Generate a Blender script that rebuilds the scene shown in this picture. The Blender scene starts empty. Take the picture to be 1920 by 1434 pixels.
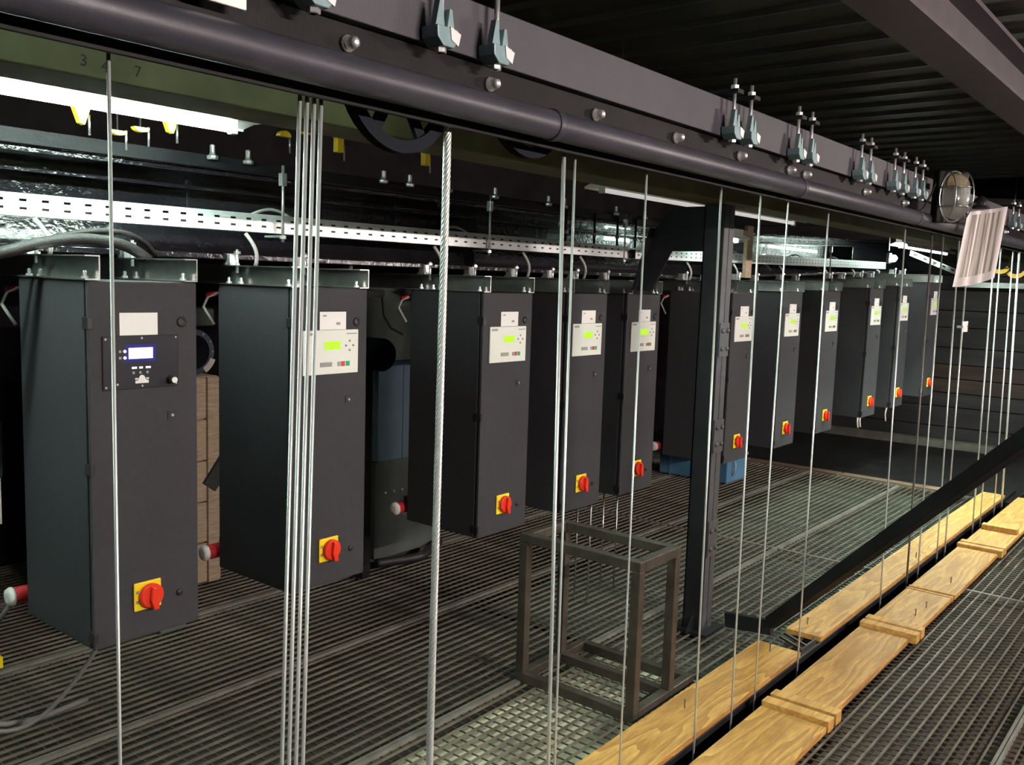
import bpy, math, random
from mathutils import Vector, Matrix
random.seed(7)
R = math.radians
scene = bpy.context.scene
col = scene.collection

# ------------------------------------------------------------------ camera
# X runs along the row of cabinets, Y away from the camera, Z up (metres)
cam_data = bpy.data.cameras.new('camera')
cam = bpy.data.objects.new('camera', cam_data)
col.objects.link(cam)
yaw, pit, rol = R(38.866), R(6.438), R(1.846)
F = Vector((math.cos(yaw) * math.cos(pit), math.sin(yaw) * math.cos(pit), -math.sin(pit)))
r0 = Vector((math.sin(yaw), -math.cos(yaw), 0))
u0 = r0.cross(F)
r1 = math.cos(rol) * r0 + math.sin(rol) * u0
u1 = -math.sin(rol) * r0 + math.cos(rol) * u0
M = Matrix((r1, u1, -F)).transposed().to_4x4()
M.translation = Vector((0, 0, 1.78))
cam.matrix_world = M
cam_data.sensor_fit = 'HORIZONTAL'
cam_data.sensor_width = 36
cam_data.lens = 36 * 1707.75 / 1920
cam_data.clip_start = 0.02
scene.camera = cam

# ------------------------------------------------------------------ world, exposure
world = bpy.data.worlds.new('world')
scene.world = world
world.use_nodes = True
world.node_tree.nodes['Background'].inputs[0].default_value = (0.5, 0.55, 0.7, 1)
world.node_tree.nodes['Background'].inputs[1].default_value = 0.02
vs = scene.view_settings
vs.view_transform = 'Standard'
vs.look = 'None'
vs.gamma = 1
vs.use_curve_mapping = False
vs.exposure = 2.45
COOL = (0.78, 1.0, 0.90)      # the fluorescent tubes over the row
WARM = (1.0, 0.86, 0.80)      # the unseen tubes added on the near side
TUBE_POWER = 26.0
NEAR_POWER = 350.0
MID_POWER = 100.0

# ------------------------------------------------------------------ materials
MATS = {}
def mat(name, color=(.5, .5, .5), rough=.5, metal=0.0, var=0.0, scale=8.0, bump=0.0, bscale=60.0, coat=0.0, color2=None, stretch=None, trans=0.0, emit=None, estr=0.0, spec=0.5):
    m = bpy.data.materials.new(name)
    m.use_nodes = True
    nt = m.node_tree
    b = nt.nodes['Principled BSDF']
    b.inputs['Base Color'].default_value = (*color, 1)
    b.inputs['Roughness'].default_value = rough
    b.inputs['Metallic'].default_value = metal
    b.inputs['Coat Weight'].default_value = coat
    b.inputs['Specular IOR Level'].default_value = spec
    b.inputs['Transmission Weight'].default_value = trans
    tc = nt.nodes.new('ShaderNodeTexCoord')
    src = tc.outputs['Object']
    if stretch:
        mp = nt.nodes.new('ShaderNodeMapping')
        mp.inputs['Scale'].default_value = stretch
        nt.links.new(src, mp.inputs['Vector'])
        src = mp.outputs['Vector']
    if var > 0 or color2:
        n = nt.nodes.new('ShaderNodeTexNoise')
        n.inputs['Scale'].default_value = scale
        n.inputs['Detail'].default_value = 5
        nt.links.new(src, n.inputs['Vector'])
        rp = nt.nodes.new('ShaderNodeValToRGB')
        c2 = color2 or tuple(min(1, c * (1 + var)) for c in color)
        c1 = color if color2 else tuple(c * (1 - var) for c in color)
        rp.color_ramp.elements[0].position = .35
        rp.color_ramp.elements[1].position = .68
        rp.color_ramp.elements[0].color = (*c1, 1)
        rp.color_ramp.elements[1].color = (*c2, 1)
        nt.links.new(n.outputs['Fac'], rp.inputs['Fac'])
        nt.links.new(rp.outputs['Color'], b.inputs['Base Color'])
    if bump > 0:
        n2 = nt.nodes.new('ShaderNodeTexNoise')
        n2.inputs['Scale'].default_value = bscale
        n2.inputs['Detail'].default_value = 3
        nt.links.new(tc.outputs['Object'], n2.inputs['Vector'])
        bp = nt.nodes.new('ShaderNodeBump')
        bp.inputs['Strength'].default_value = bump
        bp.inputs['Distance'].default_value = .01
        nt.links.new(n2.outputs['Fac'], bp.inputs['Height'])
        nt.links.new(bp.outputs['Normal'], b.inputs['Normal'])
    if emit:
        b.inputs['Emission Color'].default_value = (*emit, 1)
        b.inputs['Emission Strength'].default_value = estr
    MATS[name] = m
    return m

mat('cabinet', (.046, .045, .050), .55, 0, .06, 40, .06, 500, spec=.15)
mat('cabinet_seam', (.02, .02, .02), .6)
mat('black_plastic', (.018, .018, .02), .4)
mat('panel_black', (.022, .022, .028), .3)
mat('galv', (.50, .52, .50), .28, .95, .12, 14)
mat('galv_tray', (.72, .74, .74), .4, .35, .05, 20)
mat('zinc', (.75, .76, .76), .3, .8)
mat('chrome', (.8, .82, .82), .32, .7)
mat('white_label', (.86, .87, .84), .45)
mat('panel_white', (.80, .83, .77), .35)
mat('print_grey', (.25, .25, .25), .6)
mat('lcd_green', (.18, .34, .01), .3, emit=(.48, .95, .02), estr=.15)
mat('lcd_blue', (.5, .55, .9), .3, emit=(.50, .55, 1.0), estr=.55)
mat('lcd_halo', (.01, .01, .05), .3, emit=(.05, .04, .8), estr=.035)  # dim blue glow, paints the halo of the display
mat('led_blue', (.7, .72, .9), .3, emit=(.6, .62, 1.0), estr=.32)
mat('btn_red', (.62, .05, .04), .4)
mat('btn_green', (.0, .42, .16), .4)
mat('btn_grey', (.32, .32, .3), .5)
mat('switch_yellow', (.95, .66, .01), .4)
mat('switch_red', (.78, .035, .012), .38)
mat('plug_red', (.45, .02, .025), .4)
mat('plug_white', (.75, .72, .68), .5)
mat('girder_gloss', (.012, .011, .014), .16, 0, .2, 6, .42, 42, coat=.6)
mat('black_steel', (.012, .012, .014), .55, 0, .2, 10, .1, 80, spec=.22)
mat('beam_grey', (.050, .046, .057), .6, 0, .08, 12, .08, 150)
mat('pipe_grey', (.042, .042, .054), .42, .1, .15, 10, .05, 120)
mat('plate_black', (.006, .005, .0055), .6, 0, .35, 12, .1, 60, spec=.2)
mat('olive', (.085, .078, .030), .75, 0, .3, 5, .1, 60)
mat('olive_mark', (.012, .011, .008), .8)
mat('rope', (.66, .71, .68), .36, .55)
mat('rope_dark', (.14, .13, .11), .5, .4)
mat('column', (.07, .07, .076), .5, .1, .18, 12, .06, 100)
mat('frame_steel', (.06, .05, .04), .45, .45, .35, 9, .06, 120, color2=(.105, .088, .07))
mat('grating', (.17, .155, .12), .5, .35, .35, 6)
mat('grating_rod', (.10, .09, .07), .6, .2, .3, 6)
mat('grating_edge', (.24, .23, .195), .45, .35, .2, 8)
mat('underfloor', (.02, .02, .018), .9, 0, .4, 3)
mat('ceiling_deck', (.045, .044, .038), .55, .1, .2, 3)
mat('ceiling_rib', (.09, .09, .085), .42, .25, .15, 3)
mat('ibeam', (.058, .046, .052), .55, 0, .15, 6)
mat('panel_lit_patch', (.46, .44, .31), .8, 0, .55, 3.2)  # pale colour paints the pool of light on the floor
mat('panel_green', (.06, .07, .055), .8, 0, .5, 2.5)
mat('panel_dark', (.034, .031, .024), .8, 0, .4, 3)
mat('panel_brown', (.060, .043, .028), .8, 0, .5, 3)
mat('wall_dark', (.012, .0105, .011), .9, 0, .3, 4, .1, 20, spec=.08)
mat('wall_board', (.017, .0145, .015), .8, 0, .45, 5, .1, 40, stretch=(.3, .3, 2.5))
mat('wall_board_brown', (.036, .022, .014), .8, 0, .45, 5, .1, 40, stretch=(.3, .3, 2.5))
mat('timber_pale', (.09, .085, .07), .8, 0, .25, 7)
mat('timber_brown', (.16, .10, .065), .7, 0, .3, 9, stretch=(6, .6, 6))
mat('lamp_white', (.82, .84, .82), .35)
mat('yellow', (.92, .66, .02), .45)
mat('hose', (.010, .009, .0085), .55, 0, 0, 5, .3, 200)
mat('cable_grey', (.42, .42, .40), .55)
mat('lead_grey', (.16, .155, .14), .6)
mat('cable_black', (.02, .02, .02), .5)
mat('blue_box', (.09, .22, .36), .5, 0, .08, 9)
mat('blue_cabinet', (.11, .17, .22), .5, 0, .1, 6)
mat('green_grey', (.07, .085, .08), .6, 0, .15, 8)
mat('drum', (.012, .014, .019), .8, 0, spec=.1)
mat('flange', (.09, .11, .15), .4, .3)
mat('tape', (.72, .66, .60), .6)
mat('card_brown', (.42, .32, .22), .8, 0, .2, 14, stretch=(1, 1, 8))
mat('glass', (.9, .92, .9), .06, 0, trans=.92)
mat('amber', (.45, .33, .16), .3, .3)
mat('clamp_cast', (.20, .30, .31), .42, .35, .12, 30)
mat('clamp_cap', (.72, .70, .69), .42, .2)
mat('tube_lit', (1, 1, 1), .5, emit=COOL, estr=TUBE_POWER)
mat('fill_mid', (1, 1, 1), .5, emit=COOL, estr=MID_POWER)
mat('fill_soft', (1, 1, 1), .5, emit=COOL, estr=30.0)
mat('fill_dim', (1, 1, 1), .5, emit=COOL, estr=2.2)
mat('tube_far', (1, 1, 1), .5, emit=COOL, estr=11.0)
mat('tube_off', (.75, .77, .76), .4, emit=(1, .96, .92), estr=.09)
mat('fill_near', (1, 1, 1), .5, emit=WARM, estr=NEAR_POWER)
mat('bulb_lit', (1, 1, 1), .5, emit=(1, .97, .88), estr=6.0)
mat('velcro', (.10, .085, .075), .9, 0, .4, 30)

def wood(name, c1, c2, ring=2.2, seed=0.0):
    m = bpy.data.materials.new(name)
    m.use_nodes = True
    nt = m.node_tree
    b = nt.nodes['Principled BSDF']
    b.inputs['Roughness'].default_value = .62
    tc = nt.nodes.new('ShaderNodeTexCoord')
    mp = nt.nodes.new('ShaderNodeMapping')
    mp.inputs['Scale'].default_value = (.55, 5.0, 5.0)
    mp.inputs['Location'].default_value = (seed, seed * .7, 0)
    nt.links.new(tc.outputs['Object'], mp.inputs['Vector'])
    n = nt.nodes.new('ShaderNodeTexNoise')
    n.inputs['Scale'].default_value = 1.3
    n.inputs['Detail'].default_value = 2
    nt.links.new(mp.outputs['Vector'], n.inputs['Vector'])
    mul = nt.nodes.new('ShaderNodeMath'); mul.operation = 'MULTIPLY'; mul.inputs[1].default_value = ring * 9
    nt.links.new(n.outputs['Fac'], mul.inputs[0])
    fr = nt.nodes.new('ShaderNodeMath'); fr.operation = 'FRACT'
    nt.links.new(mul.outputs[0], fr.inputs[0])
    fine = nt.nodes.new('ShaderNodeTexNoise')
    fine.inputs['Scale'].default_value = 26
    fine.inputs['Detail'].default_value = 4
    nt.links.new(mp.outputs['Vector'], fine.inputs['Vector'])
    add = nt.nodes.new('ShaderNodeMath'); add.operation = 'MULTIPLY_ADD'
    nt.links.new(fr.outputs[0], add.inputs[0]); add.inputs[1].default_value = .55
    nt.links.new(fine.outputs['Fac'], add.inputs[2])
    rp = nt.nodes.new('ShaderNodeValToRGB')
    rp.color_ramp.elements[0].position = .3
    rp.color_ramp.elements[1].position = 1.15 if False else .98
    rp.color_ramp.elements[0].color = (*c2, 1)
    rp.color_ramp.elements[1].color = (*c1, 1)
    nt.links.new(add.outputs[0], rp.inputs['Fac'])
    nt.links.new(rp.outputs['Color'], b.inputs['Base Color'])
    MATS[name] = m
wood('plank_a', (.35, .17, .038), (.66, .39, .105), 1.0, 0)
wood('plank_b', (.37, .185, .043), (.68, .40, .113), 1.2, 3.3)
wood('block', (.45, .24, .06), (.68, .40, .112), 1.0, 7.1)

def paper_mat():
    m = bpy.data.materials.new('printed_sheet')
    m.use_nodes = True
    nt = m.node_tree
    b = nt.nodes['Principled BSDF']
    b.inputs['Roughness'].default_value = .6
    uv = nt.nodes.new('ShaderNodeUVMap')
    sep = nt.nodes.new('ShaderNodeSeparateXYZ')
    nt.links.new(uv.outputs['UV'], sep.inputs[0])
    n = nt.nodes.new('ShaderNodeTexNoise')
    n.noise_dimensions = '2D'
    n.inputs['Scale'].default_value = 5
    n.inputs['Detail'].default_value = 4
    mp = nt.nodes.new('ShaderNodeMapping')
    mp.inputs['Scale'].default_value = (3.2, .12, 1)
    nt.links.new(uv.outputs['UV'], mp.inputs['Vector'])
    nt.links.new(mp.outputs['Vector'], n.inputs['Vector'])
    rp = nt.nodes.new('ShaderNodeValToRGB')
    rp.color_ramp.elements[0].position = .42; rp.color_ramp.elements[0].color = (.26, .22, .19, 1)
    rp.color_ramp.elements[1].position = .56; rp.color_ramp.elements[1].color = (.70, .64, .60, 1)
    nt.links.new(n.outputs['Fac'], rp.inputs['Fac'])
    # plain margin round the print
    def inside(out, lo, hi):
        a = nt.nodes.new('ShaderNodeMath'); a.operation = 'GREATER_THAN'; a.inputs[1].default_value = lo
        c = nt.nodes.new('ShaderNodeMath'); c.operation = 'LESS_THAN'; c.inputs[1].default_value = hi
        nt.links.new(out, a.inputs[0]); nt.links.new(out, c.inputs[0])
        d = nt.nodes.new('ShaderNodeMath'); d.operation = 'MULTIPLY'
        nt.links.new(a.outputs[0], d.inputs[0]); nt.links.new(c.outputs[0], d.inputs[1])
        return d
    ix, iy = inside(sep.outputs['X'], .13, .9), inside(sep.outputs['Y'], .12, .95)
    mm = nt.nodes.new('ShaderNodeMath'); mm.operation = 'MULTIPLY'
    nt.links.new(ix.outputs[0], mm.inputs[0]); nt.links.new(iy.outputs[0], mm.inputs[1])
    mx = nt.nodes.new('ShaderNodeMix'); mx.data_type = 'RGBA'
    nt.links.new(mm.outputs[0], mx.inputs['Factor'])
    mx.inputs['A'].default_value = (.74, .69, .67, 1)
    nt.links.new(rp.outputs['Color'], mx.inputs['B'])
    nt.links.new(mx.outputs['Result'], b.inputs['Base Color'])
    MATS['printed_sheet'] = m
paper_mat()

# ------------------------------------------------------------------ mesh helpers
class MB:
    def __init__(s):
        s.v, s.f, s.sm = [], [], []
    def quad(s, pts, smooth=False):
        k = len(s.v); s.v += [tuple(p) for p in pts]; s.f.append(tuple(range(k, k + len(pts)))); s.sm.append(smooth)
        return s
    def box(s, x0, x1, y0, y1, z0, z1):
        k = len(s.v)
        s.v += [(x0, y0, z0), (x1, y0, z0), (x1, y1, z0), (x0, y1, z0), (x0, y0, z1), (x1, y0, z1), (x1, y1, z1), (x0, y1, z1)]
        for f in ((0, 3, 2, 1), (4, 5, 6, 7), (0, 1, 5, 4), (1, 2, 6, 5), (2, 3, 7, 6), (3, 0, 4, 7)):
            s.f.append(tuple(k + i for i in f)); s.sm.append(False)
        return s
    def ring(s, c, ax, r, n, ph=0):
        ax = Vector(ax).normalized()
        a = Vector((0, 0, 1)) if abs(ax.z) < .9 else Vector((1, 0, 0))
        e1 = ax.cross(a).normalized(); e2 = ax.cross(e1)
        k = len(s.v)
        for i in range(n):
            t = 2 * math.pi * i / n + ph
            s.v.append(tuple(Vector(c) + r * (math.cos(t) * e1 + math.sin(t) * e2)))
        return k
    def lathe(s, prof, o, ax, n=16, smooth=True, cap=True):
        """prof: list of (radius, distance along the axis)"""
        ax = Vector(ax).normalized(); o = Vector(o)
        ks = [s.ring(o + ax * d, ax, max(r, 1e-4), n) for r, d in prof]
        for a, b in zip(ks, ks[1:]):
            for i in range(n):
                j = (i + 1) % n
                s.f.append((a + i, a + j, b + j, b + i)); s.sm.append(smooth)
        if cap:
            s.f.append(tuple(ks[0] + i for i in reversed(range(n)))); s.sm.append(False)
            s.f.append(tuple(ks[-1] + i for i in range(n))); s.sm.append(False)
        return s
    def cyl(s, p0, p1, r, n=12, smooth=True):
        p0, p1 = Vector(p0), Vector(p1)
        return s.lathe([(r, 0), (r, (p1 - p0).length)], p0, p1 - p0, n, smooth)
    def tube(s, pts, r, n=8):
        pts = [Vector(p) for p in pts]
        prev = None; e1 = None
        for i, p in enumerate(pts):
            d = (pts[min(i + 1, len(pts) - 1)] - pts[max(i - 1, 0)]).normalized()
            if e1 is None:
                a = Vector((0, 0, 1)) if abs(d.z) < .9 else Vector((1, 0, 0))
                e1 = d.cross(a).normalized()
            e1 = (e1 - d * e1.dot(d)).normalized(); e2 = d.cross(e1)
            k = len(s.v)
            for j in range(n):
                t = 2 * math.pi * j / n
                s.v.append(tuple(p + r * (math.cos(t) * e1 + math.sin(t) * e2)))
            if prev is not None:
                for j in range(n):
                    q = (j + 1) % n
                    s.f.append((prev + j, prev + q, k + q, k + j)); s.sm.append(True)
            else:
                s.f.append(tuple(k + j for j in reversed(range(n)))); s.sm.append(False)
            prev = k
        s.f.append(tuple(prev + j for j in range(n))); s.sm.append(False)
        return s
    def prism(s, poly, axis, a, b):
        """poly in the two other axes (x,y)/(x,z)/(y,z) order, extruded from a to b along axis"""
        def pt(p, t):
            return {'x': (t, p[0], p[1]), 'y': (p[0], t, p[1]), 'z': (p[0], p[1], t)}[axis]
        k = len(s.v); n = len(poly)
        s.v += [pt(p, a) for p in poly] + [pt(p, b) for p in poly]
        s.f.append(tuple(range(k, k + n))); s.sm.append(False)
        s.f.append(tuple(reversed(range(k + n, k + 2 * n)))); s.sm.append(False)
        for i in range(n):
            j = (i + 1) % n
            s.f.append((k + i, k + n + i, k + n + j, k + j)); s.sm.append(False)
        return s
    def bar(s, p0, p1, w, h, up=(0, 0, 1)):
        p0, p1 = Vector(p0), Vector(p1); d = (p1 - p0).normalized()
        e1 = d.cross(Vector(up)).normalized() * w / 2; e2 = e1.cross(d).normalized() * h / 2
        k = len(s.v)
        for p in (p0, p1):
            s.v += [tuple(p - e1 - e2), tuple(p + e1 - e2), tuple(p + e1 + e2), tuple(p - e1 + e2)]
        for f in ((0, 1, 2, 3), (7, 6, 5, 4), (0, 4, 5, 1), (1, 5, 6, 2), (2, 6, 7, 3), (3, 7, 4, 0)):
            s.f.append(tuple(k + i for i in f)); s.sm.append(False)
        return s
    def mesh(s, name, m):
        me = bpy.data.meshes.new(name)
        me.from_pydata(s.v, [], s.f)
        me.polygons.foreach_set('use_smooth', s.sm)
        me.materials.append(MATS[m])
        me.update()
        return me
    def build(s, name, m, parent=None, bevel=0):
        o = bpy.data.objects.new(name, s.mesh(name, m))
        col.objects.link(o)
        if parent: o.parent = parent
        fix(o)
        if bevel:
            b = o.modifiers.new('bevel', 'BEVEL'); b.width = bevel; b.segments = 2; b.limit_method = 'ANGLE'
        return o
import bmesh
def fix(o):
    bm = bmesh.new(); bm.from_mesh(o.data)
    bmesh.ops.recalc_face_normals(bm, faces=bm.faces)
    bm.to_mesh(o.data); bm.free()

def tag(o, label, cat, group=None):
    o['label'] = label; o['category'] = cat
    if group: o['group'] = group
    return o
def empty(name, loc, label, cat, group=None, rz=0):
    o = bpy.data.objects.new(name, None); col.objects.link(o)
    o.empty_display_size = .1
    o.location = loc; o.rotation_euler = (0, 0, rz)
    return tag(o, label, cat, group)
def struct(o, label=None, cat=None):
    o['kind'] = 'structure'
    if label: o['label'] = label
    if cat: o['category'] = cat
    return o
def link_mesh(name, me, parent, loc=(0, 0, 0)):
    o = bpy.data.objects.new(name, me); col.objects.link(o); o.parent = parent; o.location = loc
    return o
def copy_tree(o, parent=None):
    c = o.copy(); col.objects.link(c); c.parent = parent
    for ch in list(o.children):
        copy_tree(ch, c)
    return c

# ================================================================== THE SETTING
XE = 8.75          # the grating ends here
SLOT0, SLOT1 = 1.462, 1.535
# sub-floor that carries the grating; the floor object parents the grating panels
fl = MB().box(-3, 11.75, -3.6, 5.8, -.95, -.85).build('floor', 'underfloor')
struct(fl, 'open steel grating floor with long parallel bars', 'floor')
PITCH = .0498
bands = [(SLOT1 + i * .862, SLOT1 + (i + 1) * .862) for i in range(5)] + [(SLOT0 - (i + 1) * .862, SLOT0 - i * .862) for i in range(4)]
L0, L1 = -1.2, XE
bar_me = MB().box(0, L1 - L0, -.0024, .0024, -.011, 0).mesh('bearing_bar', 'grating')
edge_me = MB().box(0, L1 - L0, -.006, .006, -.032, .001).mesh('edge_bar', 'grating_edge')
for (ya, yb) in bands:
    p = MB()
    p.box(L0, L0 + .006, ya + .012, yb - .012, -.03, 0)
    p.box(L1 - .006, L1, ya + .012, yb - .012, -.03, 0)
    p.box(5.93, 5.945, ya + .012, yb - .012, -.03, .0005)
    po = p.build('grating_panel', 'grating_edge', fl)
    for y in (ya + .008, yb - .008):
        link_mesh('edge_bar', edge_me, po, (L0, y, 0))
    n = int((yb - ya - .03) / PITCH)
    st = (yb - ya) / (n + 1)
    for i in range(1, n + 1):
        link_mesh('bearing_bar', bar_me, po, (L0, ya + i * st, 0))
    # twisted cross rods: far too many to pick apart
    c = MB()
    x = L0 + .04
    while x < L1:
        c.box(x, x + .004, ya + .01, yb - .01, -.019, -.013)
        x += .05
    co = c.build('cross_rods', 'grating_rod', po)
    co['kind'] = 'stuff'
# steel joists that carry the grating, seen dimly through it
for x in [-.6 + 1.2 * i for i in range(8)]:
    MB().box(x, x + .07, -3.4, SLOT0 - .01, -.30, -.08).box(x, x + .07, SLOT1 + .01, 5.6, -.30, -.08).build('joist', 'black_steel', fl)
# added panels under the grating: pale one paints the lit patch, others fill gaps
MB().box(1.2, 3.75, SLOT1 + .02, 2.36, -.075, -.055).build('underfloor_fill', 'panel_lit_patch', fl)
MB().box(-1.0, 3.75, 2.38, 4.9, -.095, -.075).build('underfloor_fill', 'panel_dark', fl)
MB().box(3.8, 8.6, SLOT1 + .02, 3.2, -.075, -.055).build('underfloor_fill', 'panel_green', fl)
MB().box(-1.0, 8.6, -3.3, SLOT0 - .03, -.065, -.045).build('underfloor_fill', 'panel_brown', fl)
# angle irons along both sides of the cable slot
for k, (a, b) in enumerate(((SLOT0 - .008, SLOT0), (SLOT1, SLOT1 + .008))):
    t = MB().box(L0, L1 + .6, a, b, -.14, .004)
    t.box(L0, L1 + .6, a - (.05 if k == 0 else 0), b + (0 if k == 0 else .05), -.14, -.132)
    struct(t.build('trim_%d' % (k + 1), 'black_steel'), 'black steel angle edging the %s side of the cable slot' % ('near', 'far')[k], 'trim')
# far dark platform beyond the grating
d = MB()
struct(d.box(XE + .12, 11.75, -3.4, 5.7, -.12, -.03).build('floor_platform', 'wall_dark'), 'dark boarded floor beyond the end of the grating', 'floor')
tb = empty('timber_sill', (XE, 0, 0), 'brown timber sill across the far end of the grating', 'timber')
for ya, yb in ((2.0, 2.95), (2.97, 3.9), (3.92, 4.9)):
    MB().box(.0, .13, ya, yb, -.06, .012).build('board', 'timber_brown', tb)

# ceiling deck with ribs running away from the camera
ce = struct(MB().box(-3, 11.75, -3.6, 5.8, 3.12, 3.2).build('ceiling', 'ceiling_deck'), 'black corrugated steel roof deck', 'ceiling')
rib_me = MB().prism([(0, 3.12), (.006, 3.094), (.03, 3.094), (.036, 3.12)], 'y', -3.6, 5.8).mesh('deck_rib', 'ceiling_rib')
for i in range(41):
    link_mesh('deck_rib', rib_me, ce, (-2.9 + .36 * i, 0, 0))
ib = empty('roof_beam', (0, 1.14, 2.8), 'purplish grey steel I-beam under the roof deck at upper right', 'beam')
MB().box(-2.8, 11.7, -.10, .10, 0, .018).build('bottom_flange', 'ibeam', ib)
MB().box(-2.8, 11.7, -.008, .008, .018, .222).build('web', 'ibeam', ib)
MB().box(-2.8, 11.7, -.10, .10, .222, .244).build('top_flange', 'ibeam', ib)

# walls
wf = struct(MB().box(11.75, 11.9, -3.6, 5.8, -.95, 3.2).build('wall_far', 'wall_dark'), 'dark boarded end wall behind the last cabinets', 'wall')
z = -.02
for i in range(15):
    h = random.choice((.17, .2, .22, .24))
    MB().box(11.70 + random.uniform(0, .018), 11.755, -3.5, 5.6, z, z + h - .012).build('board', 'wall_board_brown' if i in (3, 4) else 'wall_board', wf)
    z += h
struct(MB().box(-3, 11.75, 5.6, 5.8, -.95, 3.2).build('wall_back', 'wall_dark'), 'dark wall behind the machines', 'wall')
struct(MB().box(-3.15, -3, -3.6, 5.8, -.95, 3.2).build('wall_left', 'wall_dark'), 'dark wall at the near end', 'wall')
struct(MB().box(-3, 11.75, -3.75, -3.6, -.95, 3.2).build('wall_front', 'wall_dark'), 'dark wall behind the camera', 'wall')
sk = MB().box(11.45, 11.6, 1.9, 5.2, -.03, .055).build('skirting_timber', 'timber_pale')
tag(sk, 'pale long timber lying at the foot of the end wall', 'timber')

# ================================================================== HEAD BEAM, PIPE, CLAMPS (above the cable slot)
hb = empty('channel_beam', (0, 1.42, 2.275), 'mauve grey steel channel beam that carries the girder clamps', 'beam')
MB().box(-2.5, 11, 0, .012, 0, .122).build('web', 'beam_grey', hb, .002)
MB().box(-2.5, 11, .012, .09, .110, .122).build('top_flange', 'beam_grey', hb)
MB().box(-2.5, 11, .012, .09, 0, .012).build('bottom_flange', 'black_steel', hb)

hp = empty('head_plate', (0, 1.45, 2.1), 'black steel plate beam with a row of domed bolts behind the pipe', 'beam')
MB().box(-2.5, 11, 0, .012, .02, .175).build('plate', 'plate_black', hp)
MB().box(-2.5, 11, .115, .13, .06, .19).build('rear_plate', 'plate_black', hp)
bolt = MB().lathe([(.017, 0), (.017, .008), (.013, .010), (.013, .022), (.0105, .026), (.0105, .030), (.004, .0335)], (0, 0, 0), (0, -1, 0), 10).mesh('domed_bolt', 'chrome')
for i, x in enumerate((.34, .79, 1.239, 1.675, 2.12, 2.567, 3.02, 3.46, 3.62, 4.35, 4.95, 5.8, 6.6, 7.4, 8.2)):
    link_mesh('domed_bolt', bolt, hp, (x, 0, .135))

pp = empty('handrail_pipe', (0, 1.40, 2.166), 'long dark grey round pipe running under the channel beam', 'pipe')
secs = [(-2.4, 1.865), (1.865, 3.45), (3.45, 5.02), (5.02, 10.5)]
for a, b in secs:
    MB().lathe([(.0345, 0), (.036, .006), (.036, b - a - .006), (.0345, b - a)], (a, 0, 0), (1, 0, 0), 24).build('pipe_section', 'pipe_grey', pp)
for x in (1.865, 3.45, 5.02):
    MB().lathe([(.038, -.012), (.0395, -.009), (.0395, .009), (.038, .012)], (x, 0, 0), (1, 0, 0), 24).build('coupling', 'pipe_grey', pp)
for x in (.3, 1.95, 3.5, 5.05, 6.9):
    MB().box(x - .015, x + .015, .02, .055, .02, .045).build('bracket', 'plate_black', pp)

def clamp(x, label, big=True):
    t = empty('girder_clamp', (x, 1.42, 2.275), label, 'clamp', 'girder clamps on the channel beam')
    s = 1.0
    # cast jaw: a wedge body with two pointed ears either side of the rod
    MB().prism([(-.032, .004), (-.014, -.012), (.018, -.012), (.032, .006), (.030, .028), (-.034, .028)], 'y', -.052, -.004).build('jaw', 'clamp_cast', t, .002)
    MB().prism([(-.034, .026), (-.006, .026), (-.014, .082), (-.022, .082)], 'y', -.046, -.030).build('ear', 'clamp_cast', t)
    MB().prism([(.008, .026), (.031, .026), (.022, .070), (.015, .070)], 'y', -.040, -.024).build('ear', 'clamp_cast', t)
    MB().quad([(.004, -.0535, .030), (.037, -.0535, .020), (.030, -.0535, -.006), (.008, -.0535, .004)]).quad([(.004, -.050, .030), (.008, -.050, .004), (.030, -.050, -.006), (.037, -.050, .020)]).quad([(.004, -.0535, .030), (.004, -.05, .030), (.037, -.05, .020), (.037, -.0535, .020)]).quad([(.008, -.0535, .004), (.030, -.0535, -.006), (.030, -.05, -.006), (.008, -.05, .004)]).build('end_face', 'clamp_cap', t)
    MB().cyl((0, -.028, -.022), (0, -.028, .185), .0065, 10).build('threaded_rod', 'zinc', t)
    MB().lathe([(.013, -.022), (.014, -.020), (.014, -.012)], (0, -.028, 0), (0, 0, 1), 6, False).build('nut', 'zinc', t)
    MB().lathe([(.014, .150), (.014, .163)], (0, -.028, 0), (0, 0, 1), 6, False).build('nut', 'zinc', t)
    MB().box(-.022, .022, -.05, .05, .136, .149).build('strap_plate', 'black_steel', t)
    return t
CL = [(1.11, 'girder clamp cut off by the top edge of the picture'),
      (1.448, 'large teal girder clamp, left one of the nearest two in full view'),
      (1.630, 'large teal girder clamp, right one of the nearest two in full view'),
      (2.846, 'left girder clamp of the first tall pair along the channel beam'),
      (2.975, 'right girder clamp of the first tall pair along the channel beam'),
      (3.393, 'left girder clamp of the second pair along the channel beam'),
      (3.525, 'right girder clamp of the second pair along the channel beam'),
      (4.109, 'left girder clamp of the third pair along the channel beam'),
      (4.229, 'right girder clamp of the third pair along the channel beam'),
      (4.585, 'left girder clamp of the fourth pair, two pairs before the caged lamp'),
      (4.728, 'right girder clamp of the fourth pair along the channel beam'),
      (4.924, 'left girder clamp of the pair right beside the caged lamp'),
      (5.058, 'right girder clamp of the pair right beside the caged lamp'),
      (7.35, 'left far girder clamp just right of the hanging paper sheet'),
      (7.55, 'right far girder clamp at the right edge of the picture')]
for x, l in CL:
    clamp(x, l)
wp = MB().box(.885, .977, 1.405, 1.414, 2.229, 2.34).build('sign_plate', 'white_label', bevel=.002)
tag(wp, 'blank white plate fixed on the beam at the top left', 'plate')

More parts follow.
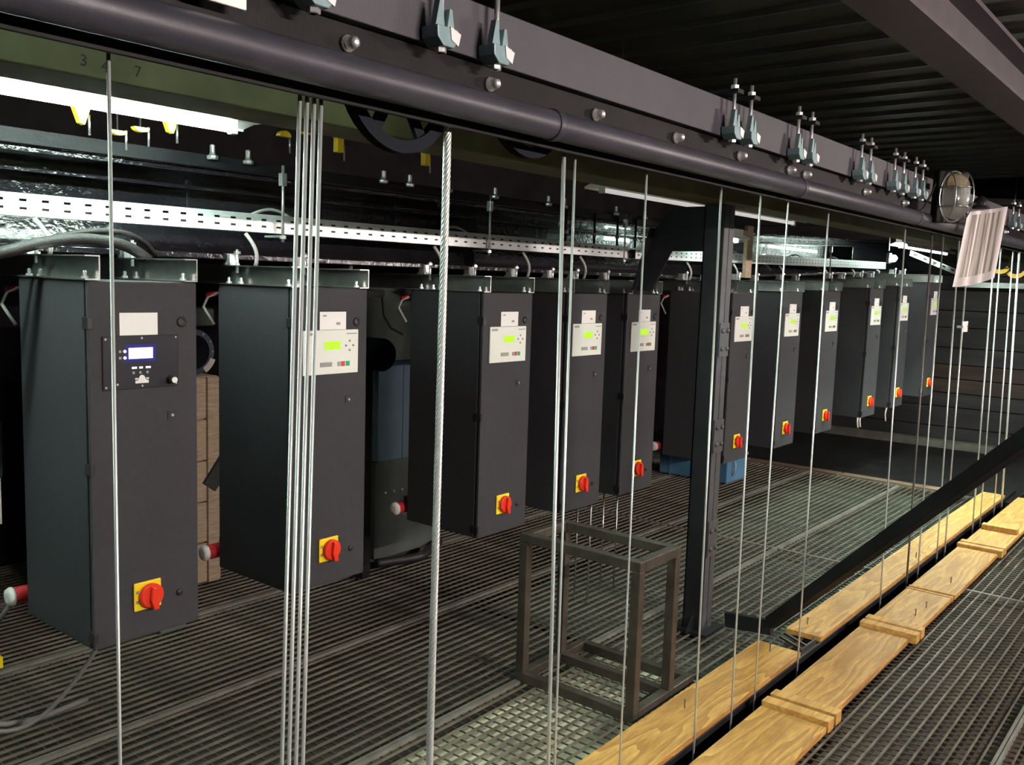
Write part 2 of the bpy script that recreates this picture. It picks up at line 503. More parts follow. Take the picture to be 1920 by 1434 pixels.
def sheave(x, zc, r, label):
    t = empty('rope_sheave', (x, 1.52, zc), label, 'pulley', 'rope sheaves behind the pipe')
    MB().lathe([(r - .028, -.014), (r, -.014), (r - .012, -.003), (r - .012, .003), (r, .014), (r - .028, .014), (r - .028, -.014)], (0, 0, 0), (0, 1, 0), 40, False, False).build('rim', 'drum', t)
    for k in range(6):
        a = R(30 + 60 * k) + .52
        MB().bar((.02 * math.cos(a), 0, .02 * math.sin(a)), ((r - .02) * math.cos(a), 0, (r - .02) * math.sin(a)), .026, .012, (0, 1, 0)).build('spoke', 'drum', t)
    MB().lathe([(.03, -.02), (.03, .02)], (0, 0, 0), (0, 1, 0), 16).build('hub', 'drum', t)
sheave(1.451, 2.218, .165, 'large dark spoked rope wheel above the bunch of cables and thick rope')
sheave(1.915, 2.256, .158, 'dark rope wheel half hidden behind the pipe joint')

# ================================================================== WIRE ROPES through the slot
YC = 1.498
def wire(xt, xb, r, label, m='rope', group=None, zt=2.26, zb=-.85):
    # xt at z=2.1, xb at z=0.6
    s = (xt - xb) / 1.5
    o = MB().cyl((xb + s * (zb - .6), YC, zb), (xb + s * (zt - .6), YC, zt), r, 8).build('wire_rope', m)
    return tag(o, label, 'cable', group or 'steel cables hanging through the slot')
K = YC / 1.52
wire(.787 * K, .786 * K, .0034, 'single thin steel cable hanging in front of the leftmost cabinet')
for i, nm in enumerate(('first', 'second', 'third', 'last')):
    wire((1.180 + .018 * i) * K, (1.139 + .019 * i) * K, .0042, '%s from the left in the tight bunch of four steel cables' % nm, group='bunch of four steel cables')
wire(2.083 * K, 2.114 * K, .0058, 'thicker grey steel cable of the close pair in front of the fourth cabinet')
wire(2.137 * K, 2.151 * K, .0036, 'thinner bright steel cable of the close pair in front of the fourth cabinet')
wire(2.527 * K, 2.533 * K, .0034, 'thin steel cable hanging in front of the fifth cabinet')
wire(3.046 * K, 3.072 * K, .0042, 'bright steel cable running along the left edge of the bolted column')
wire(3.382 * K, 3.40 * K, .0042, 'steel cable just right of the bolted column, along the sixth cabinet')
wire(3.652 * K, 3.640 * K, .0038, 'steel cable crossing the dark side of the seventh cabinet')
wire(4.111 * K, 4.116 * K, .0042, 'steel cable in front of the eighth cabinet, left edge')
wire(5.277 * K, 5.338 * K, .0045, 'steel cable in front of the tenth cabinet, white label beside it')
wire(5.817 * K, 5.866 * K, .0062, 'dark steel cable, second from the caged lamp, before the last cabinet', 'rope_dark')
wire(6.062 * K, 6.112 * K, .0048, 'pale steel cable in front of the label of the last cabinet')
wire(6.46 * K, 6.55 * K, .0055, 'left cable of the pair that carries a small white tag')
wire(6.72 * K, 6.775 * K, .0055, 'right cable of the pair that carries a small white tag')
wire(7.51 * K, 7.585 * K, .0058, 'pale steel cable right of the hanging sheet, left of a pair')
wire(7.72 * K, 7.825 * K, .0050, 'dim steel cable right of the hanging sheet, right of a pair')
wire(8.165 * K, 8.305 * K, .0052, 'dim steel cable beside the thick one near the right edge of the picture')
wire(8.415 * K, 8.590 * K, .0082, 'thick pale steel cable nearest the right edge of the picture')
# twisted rope with real strands
tr = empty('twisted_rope', (1.6 * K, YC, -.85), 'thick twisted steel wire rope hanging off the large rope wheel', 'rope')
lean = (1.613 - 1.600) * K / 1.6
me = MB()
pitch, Rr, rs = .078, .0056, .0044
Lr = 3.02; N = int(Lr / pitch * 9)
me.tube([(lean * (Lr * i / N - 1.4) + Rr * math.cos(2 * math.pi * i / 9), Rr * math.sin(2 * math.pi * i / 9), Lr * i / N) for i in range(N + 1)], rs, 6)
strand = me.mesh('strand', 'rope')
for k in range(6):
    # a strand is the same helix shifted along the rope by a sixth of a turn
    m2 = MB()
    ph = 2 * math.pi * k / 6
    m2.tube([(lean * (Lr * i / N - 1.4) + Rr * math.cos(2 * math.pi * i / 9 + ph), Rr * math.sin(2 * math.pi * i / 9 + ph), Lr * i / N) for i in range(N + 1)], rs, 6)
    m2.build('strand', 'rope', tr)
tg = empty('cable_tag', (6.62, 1.488, 1.565), 'small blank white tag clipped between two steel cables', 'tag')
MB().box(-.075, .075, -.012, -.009, -.035, .035).build('plate', 'white_label', tg, .002)
for xa in (-.085, .06):
    MB().box(xa, xa + .025, -.012, .02, -.008, .008).build('clip', 'galv', tg)

# ================================================================== CABINETS
CW, CD, CH = .362, .468, 1.150
def new_part(mb, name, m, parent, bevel=0):
    return mb.build(name, m, parent, bevel)
def cabinet_base():
    t = empty('control_cabinet', (0, 0, 0), 'x', 'cabinet', 'row of control cabinets hung from the girder')
    # body with a shadow gap behind the door
    MB().box(0, CW, .024, CD, 0, CH).build('body', 'cabinet', t, .003)
    MB().box(.008, CW - .008, .017, .024, .008, CH - .008).build('door_gasket', 'cabinet_seam', t)
    dr = MB().box(0, CW, 0, .017, 0, CH).build('door', 'cabinet', t, .004)
    for zz in (CH - .128, CH - .577, .04):
        MB().box(-.004, .012, -.005, .032, zz - .018, zz + .018).build('hinge', 'black_plastic', t, .002)
    for zz in (CH - .128,):
        MB().lathe([(.017, 0), (.017, .003), (.013, .006), (.010, .006), (.009, .002)], (CW - .055, 0, zz), (0, -1, 0), 16).build('lock', 'black_plastic', dr)
    # key insert plate
    MB().box(CW - .107, CW - .077, -.003, 0, CH - .445, CH - .415).build('catch_plate', 'black_plastic', dr)
    MB().lathe([(.005, 0), (.005, .003)], (CW - .092, -.003, CH - .43), (0, -1, 0), 8).build('catch_screw', 'zinc', dr)
    # main switch
    sw = MB().box(.128, .222, -.008, 0, .092, .186).build('main_switch', 'switch_yellow', t, .004)
    MB().lathe([(.039, .008), (.040, .012), (.040, .022), (.036, .026), (.001, .027)], (.182, 0, .138), (0, -1, 0), 28, False).build('knob', 'switch_red', sw)
    MB().prism([(.170, .128), (.180, .094), (.198, .094), (.194, .165), (.176, .172)], 'y', -.040, -.024).build('grip', 'switch_red', sw, .003)
    MB().box(.134, .144, -.0088, -.0078, .150, .160).box(.134, .144, -.0088, -.0078, .118, .128).build('mark', 'print_grey', sw)
    MB().lathe([(.011, 0), (.011, .004), (.006, .006)], (CW - .072, 0, .118), (0, -1, 0), 12).build('key_hole', 'black_plastic', dr)
    # white sticker
    # two C channels on top, open towards -X, running back under the girder
    for xw in (.034, CW - .003):
        c = MB()
        c.box(xw - .004, xw, -.012, 1.06, 0, .074)
        c.box(xw - .046, xw - .004, -.012, 1.06, 0, .004)
        c.box(xw - .046, xw - .004, -.012, 1.06, .070, .074)
        co = c.build('mounting_channel', 'galv', t); co.location = (0, 0, CH + .002)
        for yy in (.035, .33, .41):
            MB().lathe([(.011, 0), (.011, .007), (.006, .007), (.006, .02), (.003, .024)], (xw - .024, yy, .004), (0, 0, 1), 8, False).build('bolt', 'zinc', co)
        cl = MB()
        cl.box(xw - .048, xw - .006, .365, .415, .074, .082).box(xw - .046, xw - .010, .372, .408, .082, .118)
        cl.cyl((xw - .026, .352, .045), (xw - .026, .352, .135), .006, 8)
        cl.lathe([(.013, .118), (.013, .128)], (xw - .026, .352, 0), (0, 0, 1), 6, False)
        cl.build('flange_clamp', 'zinc', co)
    # plug and its lead at the back
    pl = MB().lathe([(.028, 0), (.030, .01), (.030, .085), (.026, .09), (.024, .12)], (-.034, CD + .05, .055), (1, 0, 0), 16).build('plug', 'plug_red', t)
    MB().lathe([(.014, -.014), (.028, -.012), (.033, -.002), (.033, .006), (.030, .006)], (-.034, CD + .05, .055), (1, 0, 0), 16).build('collar', 'plug_white', pl)
    MB().box(.05, .20, CD, CD + .08, .02, .10).build('socket_box', 'black_plastic', t, .004)
    # connector loom at the upper back edge
    MB().tube([(.02, CD + .01, CH - .03), (-.02, CD + .04, CH - .05), (-.035, CD + .05, CH - .09), (0, CD + .03, CH - .16)], .006, 6).build('lead', 'cable_grey', t)
    MB().cyl((.02, CD + .02, CH - .035), (-.025, CD + .045, CH - .045), .010, 8).build('connector', 'plug_red', t)
    return t, dr

base, base_door = cabinet_base()
# controller A: black panel with a blue-lit display (leftmost cabinet only)
def controller_blue(t):
    p = MB().box(.040, .292, -.006, 0, CH - .335, CH - .168).build('controller_panel', 'panel_black', t, .002)
    def P(mb, n, m): return mb.build(n, m, p)
    P(MB().box(.112, .213, -.0066, -.006, CH - .250, CH - .195), 'display_halo', 'lcd_halo')  # glowing frame stands in for the halo round the display
    P(MB().box(.122, .202, -.0075, -.006, CH - .240, CH - .206), 'display', 'lcd_blue')
    for z in (CH - .216, CH - .236):
        P(MB().lathe([(.0052, .006), (.0045, .009)], (.110, 0, z), (0, -1, 0), 8), 'lit_key', 'led_blue')
        P(MB().lathe([(.0045, .006), (.0045, .008)], (.094, 0, z), (0, -1, 0), 8), 'key', 'btn_grey')
    for i, x in enumerate((.140, .162, .186)):
        w = (.008, .0055, .008)[i]
        P(MB().box(x - w, x + w, -.008, -.006, CH - .2715, CH - .2655), 'lit_key', 'led_blue')
        P(MB().lathe([(.0045, .006), (.0045, .008)], (x - .003, 0, CH - .284), (0, -1, 0), 8), 'key', 'btn_grey')
    # emblem: an oval over two crossed bars on a base strip
    e = MB()
    e.box(.143, .187, -.0072, -.006, CH - .318, CH - .309)
    e.box(.150, .180, -.0074, -.006, CH - .309, CH - .302)
    e.box(.142, .154, -.0074, -.006, CH - .306, CH - .301).box(.176, .188, -.0074, -.006, CH - .306, CH - .301)
    e.lathe([(.010, .006), (.010, .0076)], (.165, 0, CH - .302), (0, -1, 0), 16, False)
    P(e, 'emblem', 'white_label')
    P(MB().lathe([(.013, .006), (.012, .030), (.0095, .031)], (.262, 0, CH - .312), (0, -1, 0), 16), 'rotary_knob', 'black_plastic')
    P(MB().lathe([(.0098, .030), (.0095, .034)], (.262, 0, CH - .312), (0, -1, 0), 16), 'knob_cap', 'white_label')
    for x, z in ((.049, CH - .177), (.166, CH - .176), (.282, CH - .176), (.049, CH - .326), (.166, CH - .327), (.282, CH - .326), (.075, CH - .195), (.085, CH - .318)):
        P(MB().lathe([(.004, .006), (.003, .008)], (x, 0, z), (0, -1, 0), 8), 'screw', 'zinc')
    s = MB().box(.097, .223, -.0015, 0, CH - .167, CH - .097).build('sticker', 'white_label', t, .001)
def controller_white(t, lit=True, print_label=True):
    p = MB().box(.045, .312, -.007, 0, CH - .325, CH - .157).build('controller_panel', 'panel_white', t, .002)
    def P(mb, n, m): return mb.build(n, m, p)
    P(MB().box(.145, .222, -.0085, -.007, CH - .232, CH - .200), 'display', 'lcd_green')
    for dx, dz in ((0, .018), (0, -.018), (-.018, 0), (.018, 0)):
        P(MB().lathe([(.0048, .007), (.0042, .009)], (.268 + dx, 0, CH - .218 + dz), (0, -1, 0), 8), 'arrow_key', 'print_grey')
    P(MB().box(.124, .181, -.0085, -.007, CH - .296, CH - .279), 'function_keys', 'btn_grey')
    P(MB().box(.208, .222, -.0085, -.007, CH - .296, CH - .279), 'mode_key', 'btn_grey')
    P(MB().box(.226, .244, -.009, -.007, CH - .297, CH - .278), 'stop_key', 'btn_red')
    P(MB().box(.250, .268, -.009, -.007, CH - .297, CH - .278), 'start_key', 'btn_green')
    P(MB().box(.055, .098, -.0075, -.0068, CH - .176, CH - .166), 'print', 'btn_grey')
    P(MB().box(.252, .304, -.0075, -.0068, CH - .174, CH - .170), 'print', 'btn_grey')
    s = MB().box(.126, .254, -.0015, 0, CH - .156, CH - .088).build('sticker', 'white_label', t, .001)
    MB().box(.14, .158, -.0018, -.0014, CH - .106, CH - .100).box(.205, .225, -.0018, -.0014, CH - .138, CH - .128).build('sticker_print', 'btn_grey', s)

CABS = [(1.684, 2.702, 1.737, 'leftmost dark grey control cabinet with a blue-lit display on a black panel'),
        (2.440, 2.712, 1.725, 'second control cabinet from the left, behind the bunch of four steel cables'),
        (3.516, 2.722, 1.717, 'third control cabinet from the left, right behind the thick twisted rope'),
        (4.164, 2.713, 1.720, 'fourth control cabinet from the left, above the bare steel frame'),
        (4.725, 2.708, 1.721, 'fifth control cabinet from the left, the last one before the bolted column'),
        (5.975, 2.673, 1.739, 'sixth control cabinet, its front partly hidden by the bolted steel column'),
        (6.730, 2.640, 1.755, 'seventh control cabinet, first one wholly right of the bolted column'),
        (7.555, 2.645, 1.771, 'eighth control cabinet, with the lone thin cable along its left front edge'),
        (8.570, 2.614, 1.806, 'ninth control cabinet, third from the far end of the row'),
        (9.270, 2.575, 1.836, 'tenth control cabinet, second from the far end of the row'),
        (10.05, 2.503, 1.887, 'eleventh and farthest control cabinet at the end of the row')]
proto_white = copy_tree(base)
controller_white(proto_white)
controller_blue(base)
for i, (xr, yf, top, lab) in enumerate(CABS):
    o = base if i == 0 else (proto_white if i == 1 else copy_tree(proto_white))
    o.location = (xr - CW, yf, top - CH)
    o['label'] = lab

# threaded rods dropping from cabinets four and five to the floor
for i, (x, y) in enumerate(((4.135, 2.83), (4.125, 2.735), (4.40, 2.83), (4.395, 2.735))):
    o = MB().cyl((x, y, -.01), (x, y, .565 if i < 2 else .57), .0048, 8)
    o.lathe([(.010, .004), (.010, .014)], (x, y, 0), (0, 0, 1), 6, False)
    tag(o.build('threaded_rod', 'galv'), ('%s thin rod standing under the fourth cabinet', '%s thin rod standing below the gap between fourth and fifth cabinet')[i // 2] % ('rear', 'front')[i % 2], 'rod', 'thin rods under the cabinets')

# ================================================================== GIRDER behind the cabinets
def girder(x0, x1, z, slope, label, stiff):
    g = empty('girder', (x0, 3.1, z), label, 'girder', 'glossy black girders')
    g.rotation_euler = (0, -slope, 0)
    L = x1 - x0
    MB().box(0, L, 0, .62, 0, .022).build('bottom_flange', 'girder_gloss', g, .003)
    MB().box(0, L, .28, .30, .022, .33).build('web', 'girder_gloss', g)
    MB().box(0, L, .13, .50, .33, .352).build('top_flange', 'girder_gloss', g, .003)
    MB().box(0, L, .20, .28, .272, .286).build('seam_bar', 'girder_gloss', g, .003)
    MB().prism([(.16, .022), (.19, .022), (.235, .13), (.205, .13)], 'x', 0, L).build('glint_strip', 'girder_gloss', g)  # added strip, tilted to throw the lamp's reflection at the camera
    for x in stiff:
        MB().box(x - x0, x - x0 + .012, .10, .28, .022, .272).build('stiffener', 'girder_gloss', g)
girder(-2.9, 6.10, 1.822, 0, 'huge glossy black painted girder above and behind the left cabinets', (3.62,))
girder(6.12, 11.6, 1.838, .0335, 'glossy black girder stretch behind the cabinets right of the column', (6.9, 9.4))
# slim rail bolted above the girder
rl = empty('upper_rail', (0, 3.2, 2.205), 'slim dark steel rail with bolted clips above the girder', 'rail')
MB().box(-2.5, 6.1, 0, .006, -.03, .012).build('web', 'black_steel', rl)
MB().box(-2.5, 6.1, .0, .10, .012, .018).build('flange', 'black_steel', rl)
bs = MB().lathe([(.020, 0), (.022, .006), (.022, .014), (.012, .020), (.010, .028), (.010, .055), (.004, .058)], (0, 0, 0), (0, 0, 1), 8, False).mesh('clip_bolt', 'zinc')
for x in (2.06, 2.222, 2.959, 3.128, 3.40, 3.761, 4.235, 4.391, 4.95, 5.3, 5.7):
    link_mesh('clip_bolt', bs, rl, (x, -.012, .0))

# ================================================================== CABLE TRAYS
def tray(x0, x1, z0, z1, label):
    """perforated tray: front wall with two rows of real slots, floor and rear wall"""
    t = empty('cable_tray', (x0, 3.06, z0), label, 'cable tray', 'perforated cable trays')
    t.rotation_euler = (0, -math.atan2(z1 - z0, x1 - x0), 0)
    L = math.hypot(x1 - x0, z1 - z0)
    hgt = .068
    zs = [0, .018, .026, .044, .052, hgt]
    pit = .07; n = int(L / pit)
    w = MB()
    for i in range(n):
        xs = [i * pit, i * pit + .025, i * pit + .048, (i + 1) * pit]
        for a in range(3):
            for b in range(5):
                if a == 1 and b in (1, 3): continue
                for y, rev in ((0, False), (.0015, True)):
                    q = [(xs[a], y, zs[b]), (xs[a + 1], y, zs[b]), (xs[a + 1], y, zs[b + 1]), (xs[a], y, zs[b + 1])]
                    w.quad(q[::-1] if rev else q)
    wo = bpy.data.objects.new('front_wall', w.mesh('front_wall', 'galv_tray')); col.objects.link(wo); wo.parent = t
    MB().box(0, n * pit, 0, .012, hgt, hgt + .0015).build('rolled_lip', 'galv_tray', t)
    MB().box(0, n * pit, .0, .075, -.0015, 0).build('tray_floor', 'galv_tray', t)
    MB().box(0, n * pit, .0735, .075, 0, hgt).build('rear_wall', 'galv_tray', t)
    MB().box(.02, n * pit - .02, .006, .068, .001, .058).build('dark_filler', 'cable_black', t, .01)  # black filler added so the tray slots read dark
    return t
tray(-1.4, 4.92, 1.930, 1.938, 'long bright perforated cable tray above the left cabinets')
tray(5.0, 10.05, 1.938, 2.02, 'perforated cable tray continuing right of the column')
def hanger(x, label, zt=2.2):
    t = empty('tray_hanger', (x, 3.05, 1.90), label, 'hanger', 'threaded hangers of the cable tray')
    MB().cyl((0, -.012, 0), (0, -.012, zt - 1.9), .006, 8).build('rod', 'zinc', t)
    MB().lathe([(.013, .0), (.013, .012)], (0, -.012, .012), (0, 0, 1), 6, False).build('nut', 'zinc', t)
    MB().box(-.012, .012, -.022, .002, .22, .27).build('coupler', 'zinc', t, .002)
    MB().box(-.014, .014, -.012, .09, .018, .026).build('strap', 'galv', t)
for x, l in ((.6, 'threaded tray hanger above the leftmost cabinet'), (2.28, 'threaded tray hanger hidden by the bunch of four cables'), (3.55, 'threaded tray hanger right of the thick twisted rope'), (4.83, 'threaded tray hanger left of the black brace'),
             (6.62, 'threaded tray hanger right of the bolted column'), (8.35, 'threaded tray hanger above the ninth cabinet')):
    hanger(x, l)
# drop rods in front of the girder near the black brace
for i, x in enumerate((4.42, 4.72, 4.98, 5.2)):
    t = empty('drop_rod', (x, 3.191, 2.0), ('first', 'second', 'third', 'last')[i] + ' dark vertical rod from the left in front of the lamp glare on the girder', 'rod', 'dark drop rods near the brace')
    MB().cyl((0, 0, 0), (0, 0, .2), .008, 8).build('rod', 'black_steel', t)
    MB().lathe([(.014, .06), (.014, .08)], (0, 0, 0), (0, 0, 1), 6, False).build('nut', 'zinc', t)
# grey flexible leads from tray to cabinets
for i, (xr, yf, top, lab) in enumerate(CABS):
    x = xr - .30 + (.02 if i % 2 else -.01)
    z1 = 1.925 + max(0, (x - 5) * .016); z2 = top + .076
    pts = []
    for k in range(9):
        s = k / 8
        pts.append((x - .05 + .045 * math.sin(s * 1.6), 3.045 - .02 * math.sin(s * 3.1), z1 + (z2 - z1) * s))
    o = MB().tube(pts, .0075, 8).build('tray_lead', 'cable_grey')
    tag(o, 'grey lead dropping from the cable tray to the %s cabinet from the left' % ('first', 'second', 'third', 'fourth', 'fifth', 'sixth', 'seventh', 'eighth', 'ninth', 'tenth', 'last')[i], 'cable', 'grey leads from the tray')
for i, (x, w) in enumerate(((2.25, .20), (3.32, .22), (5.55, .3), (6.35, .35), (7.6, .35), (8.5, .35))):
    zb = 1.998 + max(0, (x - 5) * .016)
    o = MB().tube([(x - w / 2 + w * k / 8, 3.07, zb + .028 * math.sin(math.pi * k / 8)) for k in range(9)], .006, 8).build('looped_lead', 'cable_grey')
    tag(o, ('grey lead looping over the tray left of the four cables', 'grey lead looping over the tray at the thick rope', 'grey lead looping over the tray beside the column', 'grey lead looping over the tray above the seventh cabinet', 'grey lead looping over the tray above the eighth cabinet', 'grey lead looping over the tray above the ninth cabinet')[i], 'cable', 'leads looping over the tray')
# ribbed hose over the leftmost cabinet
hz = MB(); hp_ = []
ctrl = [(.6, 2.98, 1.74), (1.0, 2.98, 1.78), (1.199, 2.98, 1.81), (1.295, 2.98, 1.845), (1.447, 2.98, 1.872), (1.592, 2.99, 1.858), (1.69, 3.02, 1.815), (1.76, 3.06, 1.76)]
for a, b in zip(ctrl, ctrl[1:]):
    for k in range(6):
        hp_.append(Vector(a).lerp(Vector(b), k / 6))
for _ in range(6):
    hp_ = [hp_[0]] + [(hp_[i - 1] + hp_[i] * 2 + hp_[i + 1]) / 4 for i in range(1, len(hp_) - 1)] + [hp_[-1]]
tag(hz.tube(hp_, .019, 10).build('ribbed_hose', 'hose'), 'thick black hose arching over the leftmost cabinet', 'hose')
h2 = [p + Vector((.02, .05, .03 - .03 * math.sin(i * .12))) for i, p in enumerate(hp_)]
tag(MB().tube(h2, .010, 8).build('power_lead', 'hose'), 'thinner black lead behind the thick hose over the leftmost cabinet', 'hose')

# ================================================================== OLIVE BEAM and COLUMN
ob = empty('olive_beam', (0, 2.0, 2.185), 'olive drab beam with pencilled numbers running behind the pipe', 'beam')
MB().box(-2.5, 11.6, 0, .18, 0, .105).build('timber', 'olive', ob, .004)
MB().box(-2.5, 11.6, -.012, .19, .105, .15).build('cap_plate', 'black_steel', ob)
def text_mesh(txt, size, name, m, parent, loc, rot):
    cu = bpy.data.curves.new(name, 'FONT'); cu.body = txt; cu.size = size; cu.extrude = .0004
    to = bpy.data.objects.new('tmp', cu); col.objects.link(to)
    dg = bpy.context.evaluated_depsgraph_get()
    me = bpy.data.meshes.new_from_object(to.evaluated_get(dg))
    bpy.data.objects.remove(to)
    me.name = name; me.materials.clear(); me.materials.append(MATS[m])
    o = bpy.data.objects.new(name, me); col.objects.link(o); o.parent = parent; o.location = loc; o.rotation_euler = rot
    return o
for txt, x, z in (('3', .972, .022), ('4', 1.018, .018), ('7', 1.095, .022)):
    text_mesh(txt, .034, 'pencilled_number', 'olive_mark', ob, (x, -.0008, z), (R(90), 0, 0))

cm = empty('steel_column', (4.165, 2.05, 0), 'dark grey bolted steel column of two channels with splice plates', 'column')
for x0 in (0.0, .057):
    c = MB()
    c.box(x0, x0 + .050, 0, .006, .0, 2.18)
    c.box(x0 + (.044 if x0 == 0 else 0), x0 + (.050 if x0 == 0 else .006), .006, .075, 0, 2.18)
    c.build('channel', 'column', cm)
MB().box(-.012, -.006, -.004, .105, 0, 2.18).box(-.012, .119, .099, .105, 0, 2.18).build('rear_angle', 'black_steel', cm)
MB().box(-.006, .0, .002, .099, 0, 2.18).build('side_web', 'black_steel', cm)
for (z0, z1, zz) in ((1.43, 1.60, (1.47, 1.56)), (.94, 1.11, (.985, 1.07)), (.40, .585, (.44, .535))):
    sp = MB().box(.003, .104, -.009, 0, z0, z1).build('splice_plate', 'column', cm, .002)
    for z in zz:
        for x in (.026, .082):
            MB().lathe([(.0125, .009), (.012, .014), (.008, .018), (.003, .0195)], (x, 0, z), (0, -1, 0), 10).build('rivet', 'column', sp)
MB().box(-.05, .16, -.05, .15, 0, .012).build('base_plate', 'black_steel', cm)
MB().prism([(-.012, .012), (-.075, .012), (-.012, .09)], 'y', .04, .052).build('base_gusset', 'black_steel', cm)
MB().box(.10, .107, .012, .07, .0, 2.18).build('edge_strip', 'rope_dark', cm)

br = empty('brace_plate', (4.275, 2.1, 0), 'black diagonal brace with a gusset at the head of the column', 'brace')
MB().prism([(.06, 2.183), (.30, 2.183), (.405, 2.07), (.50, 1.745), (.405, 1.745), (.30, 1.955), (.06, 1.955)], 'x', 0, .012).build('gusset', 'black_steel', br)
MB().prism([(.405, 2.075), (.42, 2.075), (.515, 1.745), (.50, 1.745)], 'x', -.03, .042).build('flange', 'black_steel', br)

# long black bar leaning from the column foot up towards the right of the camera
lb = empty('leaning_bar', (4.285, 1.731, .09), 'long black bar leaning from the column foot up across the planks', 'bar')
A = Vector((0, 0, .02)); B = Vector((3.427, .553, 1.301)) - Vector((4.246, 1.731, .09)); B2 = A + (B - A) * 2.46
MB().bar(A, B2, .055, .058).build('bar', 'black_steel', lb, .004)
MB().bar((.02, .25, -.035), (-.012, -.01, .0), .03, .075).build('foot_plate', 'black_steel', lb)

# ================================================================== PLANKS along the slot
def plank(x0, x1, y0, y1, label, m, nails=(), z0=.002, th=.028):
    t = empty('plank', (x0, y0, z0), label, 'plank', 'timber planks along the cable slot')
    MB().box(0, x1 - x0, 0, y1 - y0, 0, th).build('board', m, t, .003)
    for x, y in nails:
        MB().lathe([(.0028, 0), (.0028, .034), (.005, .034), (.005, .037)], (x - x0, y - y0, th), (0, 0, 1), 6, False).build('nail', 'rope_dark', t)
plank(1.2, 4.215, 1.543, 1.765, 'near plank on the far side of the slot, running beside the steel frame', 'plank_a', ((3.3, 1.68), (4.12, 1.66)))
plank(4.47, 8.9, 1.540, 1.725, 'long far plank on the far side of the slot under the leaning bar', 'plank_b', ((4.6, 1.66), (6.3, 1.58)))
plank(1.7, 3.545, 1.172, 1.452, 'nearest plank on the near side of the slot, cut by the lower edge', 'plank_b', ())
plank(3.705, 4.78, 1.200, 1.448, 'plank between the two nearest pairs of wooden blocks', 'plank_a', ())
plank(4.93, 5.60, 1.195, 1.446, 'short plank with two upright nails beyond the second pair of blocks', 'plank_b', ((5.15, 1.27), (5.32, 1.26)))
plank(5.68, 6.80, 1.190, 1.443, 'plank with one upright nail before the third pair of blocks', 'plank_a', ((5.9, 1.27),))
plank(6.95, 8.9, 1.180, 1.44, 'farthest plank on the near side of the slot', 'plank_b', ())
def block(x, y0, y1, w, label, th=.05):
    o = MB().box(0, w, 0, y1 - y0, 0, th).build('wood_block', 'block', bevel=.003)
    o.location = (x, y0, .002)
    tag(o, label, 'wood block', 'wooden rope guide blocks')
for (xa, nm) in ((3.548, 'nearest'), (4.785, 'second'), (6.815, 'third')):
    block(xa, 1.165, 1.452, .062, 'near block of the %s pair of wooden rope guides' % nm)
    block(xa + .088, 1.165, 1.452, .062, 'far block of the %s pair of wooden rope guides' % nm)
block(5.605, 1.19, 1.448, .018, 'thin wooden strip in the joint between two near planks, near side', .032)
block(5.657, 1.19, 1.448, .018, 'thin wooden strip in the joint between two near planks, far side', .032)
block(7.45, 1.19, 1.43, .07, 'single small wooden block on the farthest near plank', .04)
bpy.data.objects['wood_block.008'].location.z = .0305
# small bent bracket in the gap of the far planks
bk = empty('gap_bracket', (4.33, 1.55, 0), 'small rusty steel bracket in the gap between the far planks', 'bracket')
MB().box(-.09, .11, .0, .008, 0, .03).build('angle', 'frame_steel', bk)
MB().bar((-.02, .02, .004), (.03, .16, .02), .012, .012).build('strut', 'frame_steel', bk)
MB().bar((.04, .02, .004), (.09, .16, .02), .012, .012).build('strut', 'frame_steel', bk)

# ================================================================== BARE STEEL FRAME
ff = empty('steel_frame', (3.08, 1.795, 0), 'bare welded square-tube steel frame standing on the grating', 'frame')
tw = .042; FX, FY, FZ = .335, .615, .675
for x in (0, FX - tw):
    for y in (0, FY - tw):
        MB().box(x, x + tw, y, y + tw, .042, FZ - tw).build('upright', 'frame_steel', ff, .003)
for z in (0.0, FZ - tw):
    for x in (0, FX - tw):
        MB().box(x, x + tw, 0, FY, z, z + tw).build('cross_rail', 'frame_steel', ff, .003)
    for y in (0, FY - tw):
        MB().box(tw, FX - tw, y, y + tw, z, z + tw).build('side_rail', 'frame_steel', ff, .003)
MB().box(FX, .52, FY - tw, FY, 0, tw).build('side_rail', 'frame_steel', ff, .003)
MB().box(.52 - tw, .52, 0, FY - tw, 0, tw).build('cross_rail', 'frame_steel', ff, .003)
MB().box(FX, .52 - tw, 0, tw, 0, tw).build('side_rail', 'frame_steel', ff, .003)
for z in (.2, .36, .5):
    MB().lathe([(.006, 0), (.006, .001)], (FX - tw, .021, z), (-1, 0, 0), 8).build('hole', 'cabinet_seam', ff)

